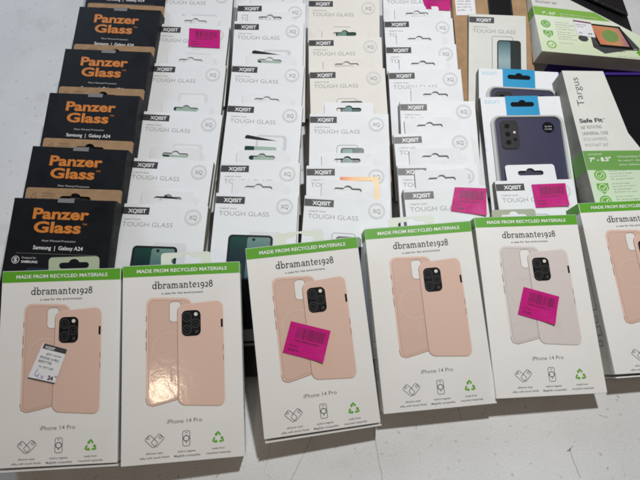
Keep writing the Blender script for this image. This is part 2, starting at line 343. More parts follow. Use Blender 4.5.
WD = dict(A=.0845, B=.080, C=.083, D=.0795)
STK = [
('P',-0.2358,0.4017,0.0000,-3.5,16.0),
('P',-0.2388,0.3314,0.0000,-4.0,14.2),
('P',-0.2387,0.2663,0.0000,-3.2,13.7),
('P',-0.2393,0.2040,0.0000,-2.8,13.7),
('P',-0.2409,0.1368,0.0000,-3.1,13.2),
('P',-0.2390,0.0785,0.0000,-2.2,13.7),
('A',-0.1499,0.3770,0.0000,-2.2,16.0),
('A',-0.1542,0.3199,0.0000,-3.2,12.9),
('A',-0.1527,0.2626,0.0000,-2.5,10.9),
('A',-0.1543,0.1967,0.0000,-3.6,9.0),
('A',-0.1583,0.1376,0.0000,-3.5,8.4),
('A',-0.1550,0.0852,0.0000,-2.1,8.4),
('B',-0.0601,0.3931,0.0000,0.0,16.0),
('B',-0.0566,0.3524,0.0000,0.0,14.6),
('B',-0.0609,0.3216,0.0000,-1.1,14.6),
('B',-0.0650,0.2608,0.0000,-3.1,11.6),
('B',-0.0665,0.2064,0.0000,-3.3,10.3),
('B',-0.0618,0.1341,0.0000,-0.8,8.3),
('B',-0.0657,0.0965,0.0000,-1.9,9.1),
('C',0.0255,0.3568,0.0000,-1.1,16.0),
('C',0.0297,0.3000,0.0000,0.5,12.9),
('C',0.0337,0.2540,0.0000,1.5,11.8),
('C',0.0294,0.1938,0.0000,-0.5,10.0),
('C',0.0278,0.1299,0.0000,0.0,8.7),
('C',0.0172,0.0923,0.0000,-3.7,9.4),
('D',0.1142,0.3787,0.0000,0.0,16.0),
('D',0.1165,0.3287,0.0000,1.1,13.6),
('D',0.1147,0.2888,0.0000,0.5,12.9),
('D',0.1167,0.2513,0.0000,1.0,12.6),
('D',0.1238,0.2079,0.0000,0.0,11.9),
('D',0.1212,0.1671,0.0000,2.7,11.6),
('D',0.1178,0.1278,0.0000,0.8,11.5),
('D',0.1268,0.1011,0.0000,3.0,12.3),
('E',0.1934,0.3279,0.0000,-3.5,16.0),
('E',0.2067,0.2513,0.0000,-4.0,11.6),
('E',0.2141,0.2122,0.0000,0.9,12.3),
('E',0.2163,0.1138,0.0000,1.7,7.9),
]
order = ['farthest', 'second from the back', 'third from the back', 'fourth from the back', 'fifth from the back', 'sixth from the back', 'seventh from the back', 'eighth from the back']
fr = ['nearest the camera', 'second from the front', 'third from the front', 'fourth from the front', 'fifth from the front', 'sixth from the front', 'seventh from the front', 'eighth from the front']
CN = dict(A='in the column beside the black boxes', B='in the second white column', C='in the partly cream column', D='in the fourth white column')
cnt = {}
for r_ in STK: cnt[r_[0]] = cnt.get(r_[0], 0)+1
TX = .007
STS = {'A1': [(-3.8, 4.8), (32.2, 5.8), (34.0, 29.2), (-1.6, 28.9)], 'D0': [(4.5, 8), (40, 5), (39, 33), (10.7, 31.6)], 'D7': [(9.6, .8), (39.6, 3.4), (36.0, 30.6), (3.0, 24.2)]}

# ---------------------------------------------------------------- black boxes
def pz_parts():
    W, L, t = .0945, .155, .014; P = []
    P.append(Part('sleeve', carton(W, L, t, 'black')))
    b = MB(); pts = [(-.0455, L-.006), (.0455, L-.006), (.0455, L+.0125), (.044, L+.014), (-.044, L+.014), (-.0455, L+.0125)]
    b.prism(pts, .0006, .0022, 'kraft', [hole_pts(.002, L+.0035, .030, .0060, .0050)])
    d = MB(L, .0022); d.ribbon([(-38.5, -7), (-40, -4.5), (-38.5, -2.5), (-36.5, -2.5), (-35, -4.5), (-36.5, -9), (-38.5, -7)], .4, 'dark', 1); d.text('FSC', -39.5, -35, -.8, 1.3, 'dark', 1)
    for k in range(3): d.text(('Recyclable', 'paper from', 'responsible')[k], -30, -17, -8+k*2.6, 1.2, 'dark', 1)
    P.append(Part('hang_tab', b.build('hang_tab'), [Part('tab_lettering', d.build('tab_lettering'))]))
    s = MB(L, t); s.prism([(-.0065, L-.0035), (.0085, L-.0035), (.0085, L+.0006), (-.0065, L+.0006)], t-.0008, t+.0004, 'seal')
    P.append(Part('seal', s.build('seal')))
    b = MB(L, t); b.text('Panzer', -27.5, 23.9, 19.0, 10.0, 'orange', 1, .032); b.text('Glass', -25, 18.2, 31.6, 10.0, 'orange', 1, .032, ref='H'); b.text('TM', 18.8, 23, 24.2, 1.8, 'orange', 1)
    P.append(Part('brand_lettering', b.build('brand_lettering')))
    b = MB(L, t); b.text('Most Wanted Protection', -15.5, 15, 40.2, 1.7, 'lgrey', 1); b.text('Samsung  |  Galaxy A24', -22.5, 22.5, 47.4, 3.4, 'wink', 1, .012)
    b.rect(-37, 51.2, 36, 51.45, 'grey', 1)
    b.ring(-36.5, 57.5, 3.2, .7, 'lgrey', 1); b.text('S', -38, -35, 59.4, 3.8, 'wink', 2, .03); b.text('Designed for', -31, -18, 56.2, 1.7, 'lgrey', 1); b.text('SAMSUNG', -31, -16.5, 60, 2.1, 'wink', 1, .02)
    P.append(Part('model_lettering', b.build('model_lettering')))
    g = MB(L, t); g.rr(-26, 64, 24, 130, 4, 'screen', 1); g.rr(-23, 66, 22, 128, 3, 'frame', 2)
    P.append(Part('phone_picture', g.build('phone_picture')))
    return P
PZ = pz_parts()
ik = {}
for c_, x, y, z, yaw, tl in STK:
    i = ik.get(c_, 0); ik[c_] = i+1; n = cnt[c_]; pos = n-1-i
    if c_ == 'P':
        lab = 'black box with orange lettering, '+(fr[pos] if i else 'farthest')+' in the left column'
        thing('screen_protector_box', PZ, (x, y, z), yaw, tl, 0, lab, 'box', 'black boxes with orange lettering'); continue
    if c_ == 'E': continue
    tone = 'cream' if (c_ == 'C' and i < 3) else 'white'
    pic = 'green' if i == n-1 and c_ in 'AB' else (('wedge' if c_+str(i) in ('A0', 'A4', 'B1', 'B2', 'B4') else 'faint') if c_ in 'AB' else 'low')
    lc = 'labelg' if (c_ == 'D' and i > 3) else 'label'
    parts = xq_parts(WD[c_], TX, tone, pic, lc, painted_glare=(c_ == 'C' and i == 4), tabh=.0198 if c_ == 'D' or (c_ == 'C' and i == 5) else .0165, hole=.0098 if c_ == 'D' or (c_ == 'C' and i == 5) else .0082)
    k = c_+str(i); extra = ''
    if k in STS: parts.append(sticker(LX, TX, STS[k], i+ord(c_), 14)); extra = ' with magenta sticker'
    if c_ == 'C' and i == 4: extra = ' with painted gold glare'
    lab = tone+' box'+extra+', '+(fr[pos] if i else 'farthest')+' '+CN[c_]
    thing('screen_protector_box', parts, (x, y, z), yaw, tl, 0, lab, 'box', 'white and cream screen protector boxes in overlapping columns')

# ---------------------------------------------------------------- right column: narrow box, two blue panelled boxes, white box
E_ = [r_ for r_ in STK if r_[0] == 'E']
def at_(r_): return (r_[1], r_[2], r_[3]), r_[4], r_[5], 0
thing('screen_protector_box', [p_ for p_ in xq_parts(.0645, .009, 'safe', 'tall') if p_.name != 'hang_tab'], *at_(E_[0]), 'off-white narrow box showing a teal phone, behind the blue panelled boxes', 'box', None)
def az_parts():
    W, L, t = .0865, .15, .009; P = [Part('carton', carton(W, L, t, 'white', 'gdark'))]
    h = hole_pts(0, L-.0095, .025, .0055, .0040); b = MB(); b.prism([(-.0172, L-.0218), (.0172, L-.0218), (.0172, L+.0003), (-.0172, L+.0003)], t+.0001, t+.0007, 'blue', [h])
    b.prism(h, t+.00005, t+.0002, 'fabric')
    P.append(Part('blue_panel', b.build('blue_panel')))
    d = MB(L, t); d.text('azuri', -39.5, -24, 7.6, 5.2, 'bluel', 1); d.text('slim cover', -41.5, -41.5+16, 62, 1.8, 'bluel', 1, rot=-math.pi/2)
    P.append(Part('brand_lettering', d.build('brand_lettering')))
    p = MB()
    def rrm(x0, ya, x1, yb, r): return [(x/1000, L-y/1000) for x, y in rrpts(x0, ya, x1, yb, r, 7)]
    p.prism(rrm(-35.5, 22.6, 40.5, 146, 9), t+.0001, t+.0018, 'clear', [rrm(-31.5, 25, 36.5, 143, 7)], 'cleare')
    q = MB(); q.prism(rrm(-31.3, 25.2, 36.3, 142.8, 7), t+.0001, t+.0012, 'navy')
    c = MB(L, t+.0012); c.prism(rrm(-26.5, 28.5, -8, 60, 4.5), t+.0010, t+.0022, 'module')
    c2 = MB(L, t+.0022)
    for cy in (35, 44, 53): c2.disc(-19.5, cy, 3.0, 'cam3', 1); c2.ring(-19.5, cy, 3.0, .3, 'cam2', 2)
    c2.disc(-12.5, 42, 1.3, 'flash', 2); c2.disc(-12.5, 50, 1.8, 'cam3', 2); q2 = MB(); q2.prism(rrm(-32.6, 24.2, 37.4, 144.2, 8), t+.0018, t+.0021, 'cleare', [rrm(-32.0, 24.8, 36.8, 143.6, 7.6)])
    rs = MB(L, t+.0012); rs.disc(23.5, 36.5, 6.2, 'cam3', 1); rs.text('SLIM', 20, 27, 36.2, 1.5, 'lgrey', 2); rs.text('COVER', 19.6, 27.4, 39.2, 1.5, 'lgrey', 2)
    P.append(Part('clear_case', p.build('clear_case'), [Part('phone_back', q.build('phone_back')), Part('case_lip', q2.build('case_lip')), Part('camera', c.build('camera')), Part('camera_lens', c2.build('camera_lens')), Part('round_sticker', rs.build('round_sticker'))]))
    return P
AZ = az_parts()
ga = 'boxes with a blue panel and a clear phone case'
thing('phone_case_box', AZ, *at_(E_[1]), 'white box with blue panel, mostly covered by the second blue panelled box', 'box', ga)
thing('phone_case_box', AZ, *at_(E_[2]), 'white box with blue panel and fully seen navy phone in clear case', 'box', ga)
pe = xq_parts(.078, TX, 'white', 'low'); pe[1] = Part('hang_tab', tab(LX, .050, .0185, 'white', .0092, .026, .0052, .0, .0034, .0044).build('hang_tab')); pe.append(sticker(LX, TX, [(-3.4, 5.2), (30.3, 4.6), (29.4, 29.0), (-3.0, 29.9)], 77, 14))
thing('screen_protector_box', pe, *at_(E_[3]), 'white box with magenta sticker, in front of the navy phone box', 'box', None)

# kraft box behind the narrow box
def kraft_box():
    W, L, t = .086, .165, .014; P = [Part('carton', carton(W, L, t, 'kraft', 'kraft'))]
    b = MB(L, t); b.rr(-2, 8, 26, 90, 2, 'frame', 1); b.rr(0, 10, 24, 88, 2, 'cam', 2)
    P.append(Part('phone_picture', b.build('phone_picture')))
    b = MB(L, t); b.rr(-40, 6, -17, 34, 1, 'sticker', 4); rnd = random.Random(3)
    for k in range(5): b.text(('TILBUD 49', 'cover glas', 'A24 sort', 'art 5512', 'stk. 1')[k], -38, -22, 12+k*4, 1.7, 'dark' if k < 3 else 'magd', 5)
    P.append(Part('price_sticker', b.build('price_sticker')))
    return P
thing('phone_case_box', kraft_box(), (.1995, .352, 0), 1.0, 13.5, 0, 'brown kraft box with a black phone picture, behind the off-white narrow box', 'box')

# ---------------------------------------------------------------- front row
def slab_text(b, x0, x1, ybase, xh, m, ly=1):
    """dbramante1928 in a slab-serif hand: strokes and serifs"""
    def arc(cx, cy, rx, ry, a0, a1, n=14): return [(cx+rx*math.cos(R(a0+(a1-a0)*k/n)), cy+ry*math.sin(R(a0+(a1-a0)*k/n))) for k in range(n+1)]
    S_ = .215; s_ = .15
    G = {
     'd': (1.16, [(arc(.5, .5, .36, .42, 0, 360, 20), S_), ([(.86, 0), (.86, 1.55)], S_), ([(.60, 1.5), (.9, 1.5)], s_), ([(.86, .055), (1.1, .055)], s_)]),
     'b': (1.14, [(arc(.6, .5, .36, .42, 0, 360, 20), S_), ([(.24, 0), (.24, 1.55)], S_), ([(0, 1.5), (.26, 1.5)], s_)]),
     'r': (.86, [([(.26, 0), (.26, 1)], S_), ([(.02, .055), (.54, .055)], s_), ([(.02, .945), (.26, .945)], s_), (arc(.56, .62, .28, .32, 165, 50, 8), S_*.9), ([(.72, .70), (.72, .95)], S_)]),
     'a': (1.02, [(arc(.44, .64, .30, .29, 165, 0, 10)+[(.74, .1)], S_), (arc(.42, .28, .30, .22, 0, 360, 16), S_*.85), ([(.74, .055), (.98, .055)], s_)]),
     'm': (1.68, [([(.24, 0), (.24, 1)], S_), ([(.0, .945), (.26, .945)], s_), (arc(.50, .62, .27, .30, 170, 0, 10)+[(.77, 0)], S_), (arc(1.04, .62, .27, .30, 170, 0, 10)+[(1.31, 0)], S_), ([(.02, .055), (.46, .055)], s_), ([(.58, .055), (.97, .055)], s_), ([(1.12, .055), (1.54, .055)], s_)]),
     'n': (1.16, [([(.24, 0), (.24, 1)], S_), ([(.0, .945), (.26, .945)], s_), (arc(.53, .60, .30, .32, 170, 0, 10)+[(.83, 0)], S_), ([(.02, .055), (.46, .055)], s_), ([(.62, .055), (1.05, .055)], s_)]),
     't': (.78, [([(.3, 1.32), (.3, .25)]+arc(.5, .25, .2, .19, 180, 320, 7), S_), ([(.04, .945), (.66, .945)], s_)]),
     'e': (1.0, [(arc(.5, .5, .36, .43, 0, 315, 20), S_), ([(.14, .50), (.86, .50)], s_)]),
     '1': (.76, [([(.38, 0), (.38, 1)], S_), ([(.12, .055), (.64, .055)], s_), ([(.14, .84), (.38, .95)], s_)]),
     '9': (.96, [(arc(.46, .62, .32, .34, 0, 360, 18), S_), ([(.78, .62), (.76, .25), (.6, -.1), (.28, -.34)], S_)]),
     '2': (.92, [(arc(.44, .68, .28, .26, 160, -25, 10)+[(.5, .3), (.16, .08)], S_), ([(.12, .06), (.80, .06)], S_*.85)]),
     '8': (.96, [(arc(.46, .38, .33, .34, 0, 360, 18), S_), (arc(.46, 1.04, .27, .30, 0, 360, 16), S_)]),
    }
    s = 'dbramante1928'; tot = sum(G[c][0] for c in s); k = (x1-x0)/tot; x = x0
    for c in s:
        for pts, wd in G[c][1]:
            b.ribbon([(x+px*k, ybase-py*xh) for px, py in pts], wd*(k+xh)/2, m, ly)
        x += G[c][0]*k
def case_pictures(b_l, b_r, L, t, tone):
    f, d, r, e, e2 = tone, tone+'d', tone+'r', tone+'e', tone+'s'
    # left: inside of a case, with cut-out; right: back with camera; both drawn in slight perspective
    def warp(pts, box, quad):
        x0, y0, x1, y1 = box; (a, b_, c, d_) = quad; o = []
        for x, y in pts:
            u, v = (x-x0)/(x1-x0), (y-y0)/(y1-y0)
            o.append(tuple(a[j]*(1-u)*(1-v)+b_[j]*u*(1-v)+c[j]*u*v+d_[j]*(1-u)*v for j in (0, 1)))
        return o
    LB = (-28.2, 26.4, 7.5, 110.6); LQ = ((-28.2, 26.2), (7.5, 28.0), (7.5, 103.6), (-28.2, 111.6))
    RB = (-3.4, 31.0, 32.2, 112.6); RQ = ((-3.4, 33.0), (32.2, 30.8), (32.2, 113.4), (-3.4, 110.4))
    cut = rrpts(-10.2, 30.2, -1.0, 46.5, 3.2)
    b_l.poly(warp(rrpts(-28.2, 26.4, 7.5, 110.6, 6), LB, LQ), r, 1, [cut]); b_l.poly(warp(rrpts(-26.2, 28.4, 6, 109, 5), LB, LQ), d, 2, [rrpts(-10.6, 29.8, -.6, 46.9, 3.4)])
    b_l.ribbon(warp(rrpts(-26.2, 28.4, 6, 109, 5), LB, LQ), .3, e2, 3, True)
    b_l.ribbon(cut+[cut[0]], .5, e2, 3)
    for y0, y1 in ((41, 45), (51.5, 58), (61, 68)): b_l.rect(-28.3, y0, -27.7, y1, e, 3)
    b_l.ring(-10.5, 67, 12.5, 1.9, tone+'g', 3, 40); b_l.rr(-9.6, 83, -7.9, 93, .8, tone+'g', 3)
    b_l.ribbon(warp([(-28.2, 103), (-27.2, 107.6), (-23.0, 110.3), (-14, 110.6), (-3.4, 110.6)], LB, LQ), .5, e, 3)
    b_r.poly(warp(rrpts(-4.1, 31.4, 32.0, 113.0, 5.5), RB, RQ), e2, 4); b_r.poly(warp(rrpts(-3.4, 31.0, 32.2, 112.6, 5.5), RB, RQ), r, 5); b_r.poly(warp(rrpts(-2.5, 31.9, 31.5, 111.9, 5.2), RB, RQ), f, 6)
    b_r.rect(30.2, 46, 31.8, 52.5, 'cam', 7)
    for y0, y1 in ((66, 71), (74, 79)): b_r.rect(31.6, y0, 32.1, y1, e, 7)
def recycle(b, cx, cy, r, m, ly=1):
    V = [(cx+r*1.25*math.cos(R(90+120*k)), cy+.6-r*1.25*math.sin(R(90+120*k))) for k in range(3)]
    def mix(p, q, u): return (p[0]*(1-u)+q[0]*u, p[1]*(1-u)+q[1]*u)
    for k in range(3):
        A_, B_, C_ = V[k-1], V[k], V[(k+1) % 3]
        pts = [mix(A_, B_, .60), mix(A_, B_, .80), mix(mix(A_, B_, .93), mix(B_, C_, .07), .5), mix(B_, C_, .20), mix(B_, C_, .30)]
        b.ribbon(pts, 1.5, m, ly)
        p, q = mix(B_, C_, .28), mix(B_, C_, .50); dx, dy = C_[0]-B_[0], C_[1]-B_[1]; d = math.hypot(dx, dy); nx, ny = -dy/d*1.45, dx/d*1.45
        b.poly([(p[0]+nx, p[1]+ny), (p[0]-nx, p[1]-ny), q], m, ly)
def front_parts(tone, tabm, flap, sidebits=False):
    key = ('F', tone, tabm, flap)
    if key in _cache: return list(_cache[key])
    W, L, t = .093, .1525, .022; P = []
    kids = []
    sb = MB(L, t)
    for sx in (-1, 1):
        for k, (ya, yb) in enumerate(((122, 127), (110, 118), (101, 107), (60, 96), (20, 52))):
            x = sx*(W/2+.0001); zz = (.006, .016) if k % 2 else (.008, .014)
            def q(y, z): return (x, L-y/1000, z)
            n = 1 if k != 2 else 1
            for (y0, y1, za, zb) in ((ya, yb, zz[0], zz[0]+.0006), (ya, yb, zz[1]-.0006, zz[1]), (ya, ya+.6, *zz), (yb-.6, yb, *zz)):
                f = [q(y0, za), q(y0, zb), q(y1, zb), q(y1, za)]
                o = len(sb.v); sb.v += f; sb.f.append([o, o+1, o+2, o+3] if sx < 0 else [o+3, o+2, o+1, o]); sb.m.append(sb.mi('grey'))
    P.append(Part('carton', carton(W, L, t, 'fboard', 'fboard', y0=.0018 if flap else 0, bev=.0004), [Part('side_print', sb.build('side_print'))]))
    if flap:
        b = MB(L, t); b.prism([(-W/2+.0006, -.0012), (W/2+.0008, -.0006), (W/2+.0002, .0004), (-W/2+.0006, -.0002)], .001, t-.0004, 'fboard'); P.append(Part('bottom_flap', b.build('bottom_flap')))
    P.append(Part('hang_tab', tab(L, .042, .0125, tabm, .0052, .025, .0052, .03, .0008, .0046).build('hang_tab')))
    b = MB(L, t); b.rect(-W*500+.35, .3, W*500-.35, 9.3, 'green', 1)
    for sx in (-1, 1):
        x = sx*(W/2+.00012); f = [(x, L-.0003, .0004), (x, L-.0003, t-.0004), (x, L-.0093, t-.0004), (x, L-.0093, .0004)]
        o = len(b.v); b.v += f; b.f.append([o, o+1, o+2, o+3] if sx > 0 else [o+3, o+2, o+1, o]); b.m.append(b.mi('green'))
    o = len(b.v); b.v += [(-W/2+.0005, L+.0001, .0004), (W/2-.0005, L+.0001, .0004), (W/2-.0005, L+.0001, t-.0004), (-W/2+.0005, L+.0001, t-.0004)]; b.f.append([o+3, o+2, o+1, o]); b.m.append(b.mi('green'))
    c = MB(L, t); c.text('MADE FROM RECYCLED MATERIALS', -35.5, 36, 6.2, 2.75, 'wink', 2, .02)
    P.append(Part('green_band', b.build('green_band'), [Part('band_lettering', c.build('band_lettering'))]))
    b = MB(L, t); slab_text(b, -23.6, 24.6, 19.6, 3.9, 'dark', 1); b.text('a case for the environment', -16.2, 16.6, 24.2, 1.75, 'dark', 1, .012)
    P.append(Part('brand_lettering', b.build('brand_lettering')))
    bl, br = MB(L, t), MB(L, t); case_pictures(bl, br, L, t, tone)
    c = MB(L, t); c.rr(-1.2, 37.4, 15.0, 58.8, 4.4, tone+'r', 7); c.rr(-.6, 37.9, 14.4, 58.3, 4.0, 'cam', 8)
    for cx, cy in ((3.6, 43.2), (3.6, 53.2), (10.2, 48.4)):
        c.ring(cx, cy, 3.5, .7, 'cam2', 9, 24); c.ring(cx, cy, 1.7, .4, 'cam2', 9, 18)
    c.rr(9.2, 39.8, 12.0, 42.6, 1.2, 'flash', 9); c.disc(11.2, 55.0, 1.3, 'cam2', 9)
    P.append(Part('case_picture', bl.build('case_picture'))); P.append(Part('case_picture', br.build('case_picture'), [Part('camera_picture', c.build('camera_picture'))]))
    b = MB(L, t); b.text('iPhone 14 Pro', -12.3, 14.2, 124.0, 3.0, 'dark', 1, -.004)
    P.append(Part('product_lettering', b.build('product_lettering')))
    b = MB(L, t)
    def rotrr(x0, y0, x1, y1, r, ang, cx, cy):
        ca, sa = math.cos(ang), math.sin(ang); return [(cx+x*ca-y*sa, cy+x*sa+y*ca) for x, y in rrpts(x0, y0, x1, y1, r, 3)]
    b.ribbon(rotrr(-2.6, -5.4, 2.6, 3.6, 1.1, R(45), -20.0, 136.2), .42, 'dark', 1, True)
    b.ribbon(rotrr(-2.6, -5.4, 2.6, 3.6, 1.1, R(-45), -23.4, 136.6)[:], .42, 'dark', 1, True)
    b.ring(-26.5, 133.4, .9, .4, 'dark', 1, 12); b.ring(-17.3, 133.4, 1.0, .4, 'dark', 1, 12)
    P.append(Part('feature_icon', b.build('feature_icon')))
    b = MB(L, t); b.ribbon(rrpts(-.6, 130.2, 4.8, 141.2, 1.2, 3), .42, 'dark', 1, True); b.ring(2.1, 135.6, 2.1, .6, 'dark', 2, 18); b.ribbon([(2.1, 137.8), (2.1, 139.4)], .5, 'dark', 1); b.ribbon([(1, 131.6), (3.2, 131.6)], .4, 'dark', 1)
    P.append(Part('feature_icon', b.build('feature_icon')))
    b = MB(L, t); recycle(b, 26.2, 136.6, 4.0, 'icon', 1)
    P.append(Part('feature_icon', b.build('feature_icon'), label='green recycling triangle'))
    b = MB(L, t)
    for s_, x0, x1, y in (('silicone case', -28, -15.6, 145.4), ('silky soft touch finish', -32.6, -10.8, 148.6), ('built-in magnets', -4.2, 9, 145.6), ('MagSafe compatible', -7.0, 12.6, 148.8), ('made from', 21.4, 31, 145.4), ('recycled materials', 17.2, 35.6, 148.6)):
        b.text(s_, x0, x1, y, 1.45, 'dark', 1, .008)
    P.append(Part('caption_lettering', b.build('caption_lettering')))
    _cache[key] = P; return list(P)
M['stoner'] = M['stoner']
FR = [
(-0.2042,0.0098,0.0018,2.1,18.3,2.3),
(-0.1067,0.0138,0.0041,3.3,16.6,5.1),
(0.0008,0.0347,0.0023,7.1,18.6,2.8),
(0.0968,0.0522,0.0004,5.1,15.3,0.5),
(0.1881,0.0609,0.0018,2.7,12.4,2.3),
(0.2902,0.0782,0.0010,3.5,10.3,1.2),
]
LF, TF = .1525, .022
fs = [('pink', 'tabg', True), ('pink', 'tabw', False), ('pink', 'tabw', True), ('pink', 'tabw', False), ('stone', 'tabo', False), ('pink', 'tabw', True)]
fl = ['leftmost green banded box with pink case, white handwritten price sticker on it',
      'green banded pink case box, second from the left, no sticker and lowest in the row',
      'green banded box with pink case and a magenta sticker',
      'green banded pink case box without sticker, between the two boxes with magenta stickers',
      'green banded box with a pale grey case and a magenta sticker',
      'rightmost green banded pink case box, cut off by the right edge of the photo']
for i, (x, y, z, yaw, tl, ro) in enumerate(FR):
    parts = front_parts(*fs[i])
    if i == 2: parts.append(sticker(LF, TF, [(-15.8, 62.6), (15.2, 74.2), (6.2, 98.2), (-25.1, 86.2)], 5, 14))
    if i == 4: parts.append(sticker(LF, TF, [(-11.2, 62.9), (18.6, 72.4), (10.6, 95.9), (-19.6, 85.7)], 9, 14))
    if i == 0:
        b = MB(LF, TF); A_, B_, C_, D_ = (-12.2, 57.6), (6.5, 63.3), (-2.3, 89.4), (-23.0, 84.1)
        def q(u, v): return tuple((A_[j]*(1-u)+B_[j]*u)*(1-v)+(D_[j]*(1-u)+C_[j]*u)*v for j in (0, 1))
        b.poly([q(0, 0), q(1, 0), q(1, 1), q(0, 1)], 'sticker', 12); b.poly([q(.06, .0), q(1, .0), q(1, .14), q(.06, .14)], 'dark', 13); b.poly([q(.0, .97), q(1, .97), q(1, 1), q(0, 1)], 'dark', 13)
        rot = math.atan2(B_[1]-A_[1], B_[0]-A_[0])
        def tx(s_, u0, u1, v, h, m, bo=0.):
            p = q(u0, v); ln = (u1-u0)*math.hypot(B_[0]-A_[0], B_[1]-A_[1]); b.text(s_, p[0], p[0]+ln, p[1], h, m, 14, bo, rot)
            # rotate about its own start
        tx('XQISIT', .14, .55, .115, 1.9, 'wink', .03); tx('glas cover', .3, .92, .27, 1.7, 'dark'); tx('IPHONE 14 PRO', .12, .88, .40, 1.8, 'dark', .01); tx('BESKYTTER', .12, .66, .51, 1.8, 'dark', .01); tx('stk. 8571283', .2, .8, .64, 1.4, 'dark')
        tx('24', .68, .9, .92, 3.2, 'dark', .05); tx('95', .92, 1.0, .83, 1.4, 'dark', .02)
        b.ribbon([q(.22, .70), q(.2, .80), q(.19, .88), q(.24, .90), q(.32, .86)], .45, 'pen', 14); b.ribbon([q(.32, .80), q(.33, .86), q(.31, .95)], .45, 'pen', 14)
        b.ribbon([q(.42, .84), q(.47, .89), q(.53, .94)], .4, 'pen', 14); b.ribbon([q(.53, .85), q(.46, .90), q(.41, .95)], .4, 'pen', 14)
        parts.append(Part('price_sticker', b.build('price_sticker'), label='white price sticker with black header and blue pen'))
    thing('phone_case_box', parts, (x, y, max(z, .0)), yaw, tl, ro, fl[i], 'box', 'green banded phone case boxes in the front row')

b = MB(.084, .012); b.rect(-30, 44, 40, 54, 'grey', 1); b.rect(-30, 56, 20, 58, 'grey', 1)
thing('screen_protector_box', [Part('sleeve', carton(.094, .084, .012, 'black')), Part('printed_band', b.build('printed_band'))], (-.060, .076, 0), 3, 13.0, 0, 'black box glimpsed in the gap between two green banded boxes', 'box')

# ---------------------------------------------------------------- green and white tablet case boxes
def safe_box():
    P = []; t = .026
    b = MB(0, t); ol = [(0, 0), (42.8, -2.8), (50.3, -76), (58.5, -94.6), (130, -99), (130, -240), (0, -240)]
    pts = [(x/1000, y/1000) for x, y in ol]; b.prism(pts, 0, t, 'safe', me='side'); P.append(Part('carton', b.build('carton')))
    b = MB(0, t); b.poly([(.3, 93.6), (58, 96.0), (129.7, 99.6), (129.7, 121), (.3, 114.5)], 'safeg', 1)
    o = len(b.v); b.v += [(-.0001, -.0936, .0004), (-.0001, -.0936, t-.0004), (-.0001, -.1145, t-.0004), (-.0001, -.1145, .0004)]; b.f.append([o, o+1, o+2, o+3][::-1]); b.m.append(b.mi('safeg'))
    c = MB(0, t); c.text('7" - 8.5"', 5, 26, 105.8, 4.2, 'wink', 2, .03); c.text('Samsung Galaxy Tab, Lenovo', 33, 70, 102.3, 1.6, 'wink', 2, rot=R(2)); c.text('for most 7 - 8.5 inch tablets', 33, 70, 106.6, 1.6, 'wink', 2, rot=R(2)); c.text('pour tablettes', 33, 56, 110.9, 1.6, 'wink', 2, rot=R(2)); c.text('Universal', 5, 18, 98.6, 1.6, 'wink', 2)
    P.append(Part('green_band', b.build('green_band'), [Part('band_lettering', c.build('band_lettering'))]))
    b = MB(0, t); b.poly([(.3, 114.5), (129.7, 121), (129.7, 239), (.3, 239)], 'safel', 1); P.append(Part('lower_print', b.build('lower_print')))
    b = MB(0, t); b.text('Targus', 14.5, 14.5+34, 43, 7.0, 'dark', 1, -.005, rot=-math.pi/2)
    s = MB(0, t); s.text('Targus', 0, 36, 0, 9, 'dark', 0, .05)
    o = len(b.v); b.v += [(-.0001, -.010-v[0], .0075-v[1]) for v in s.v]; b.f += [[i+o for i in f] for f in s.f]; b.m += [b.mi('dark')]*len(s.f)
    b.text('Safe Fit', 4.8, 28.5, 62.4, 4.6, 'dark', 1, .035); b.text('TM', 29, 31.2, 59.6, 1.3, 'dark', 1)
    for k, (s_, x1) in enumerate((('360\u00b0 ROTATING', 25.5), ('UNIVERSAL CASE', 30.5))): b.text(s_, 4.6, x1, 69.6+k*7.0, 3.6, 'dark', 1, -.005)
    for k, (s_, x1) in enumerate((('\u00c9TUI UNIVERSEL', 28.5), ('PIVOTANT 360\u00b0', 28.0))): b.text(s_, 4.6, x1, 83.0+k*6.6, 3.4, 'grey', 1, -.01)
    P.append(Part('product_lettering', b.build('product_lettering')))
    b = MB(0, t)
    for k, (cx, cy) in enumerate(((11.5, 120.5), (11.2, 134), (10.6, 147.5))):
        if k != 1: b.disc(cx, cy, 5.8, 'icon', 2)
        else: b.poly([(cx-5.6, cy-5), (cx+5.6, cy-5), (cx+5.6, cy+1), (cx, cy+6.4), (cx-5.6, cy+1)], 'icon', 2)
        b.ring(cx, cy, 3.9, .6, 'wink', 3, 18); b.ribbon([(cx-2, cy), (cx-.3, cy+1.8), (cx+2.2, cy-1.6)], .8, 'wink', 3)
        for j in range(4): b.text(('Rotates to any', 'landscape angle', 'pivote et tient', 'le paysage')[(j+k) % 4], 21, 38+(j % 2)*5, cy-3.5+j*2.9, 1.3, 'grey', 2)
    P.append(Part('feature_icon', b.build('feature_icon')))
    return P
thing('tablet_case_box', safe_box(), (.2512+.0, .3796, .058-.026), 3.2, 7.7, 0, 'white and green box with vertical lettering and a cut-away black corner', 'box')
def slab(pts, z0, z1, m, bev=.0015):
    bm = bmesh.new(); lo = [bm.verts.new((x, y, z0)) for x, y in pts]; hi = [bm.verts.new((x, y, z1)) for x, y in pts]; n = len(pts)
    bm.faces.new(hi); bm.faces.new(lo[::-1])
    for i in range(n): bm.faces.new((lo[i], lo[(i+1) % n], hi[(i+1) % n], hi[i]))
    bmesh.ops.recalc_face_normals(bm, faces=bm.faces[:]); bmesh.ops.bevel(bm, geom=bm.edges[:], offset=bev, segments=3, profile=.5, affect='EDGES')
    me = bpy.data.meshes.new('cover'); bm.to_mesh(me); bm.free(); me.materials.append(M[m]); return me
nt_ = M['tablet'].node_tree; no_ = nt_.nodes.new('ShaderNodeTexNoise'); no_.inputs['Scale'].default_value = 55; no_.inputs['Distortion'].default_value = 2
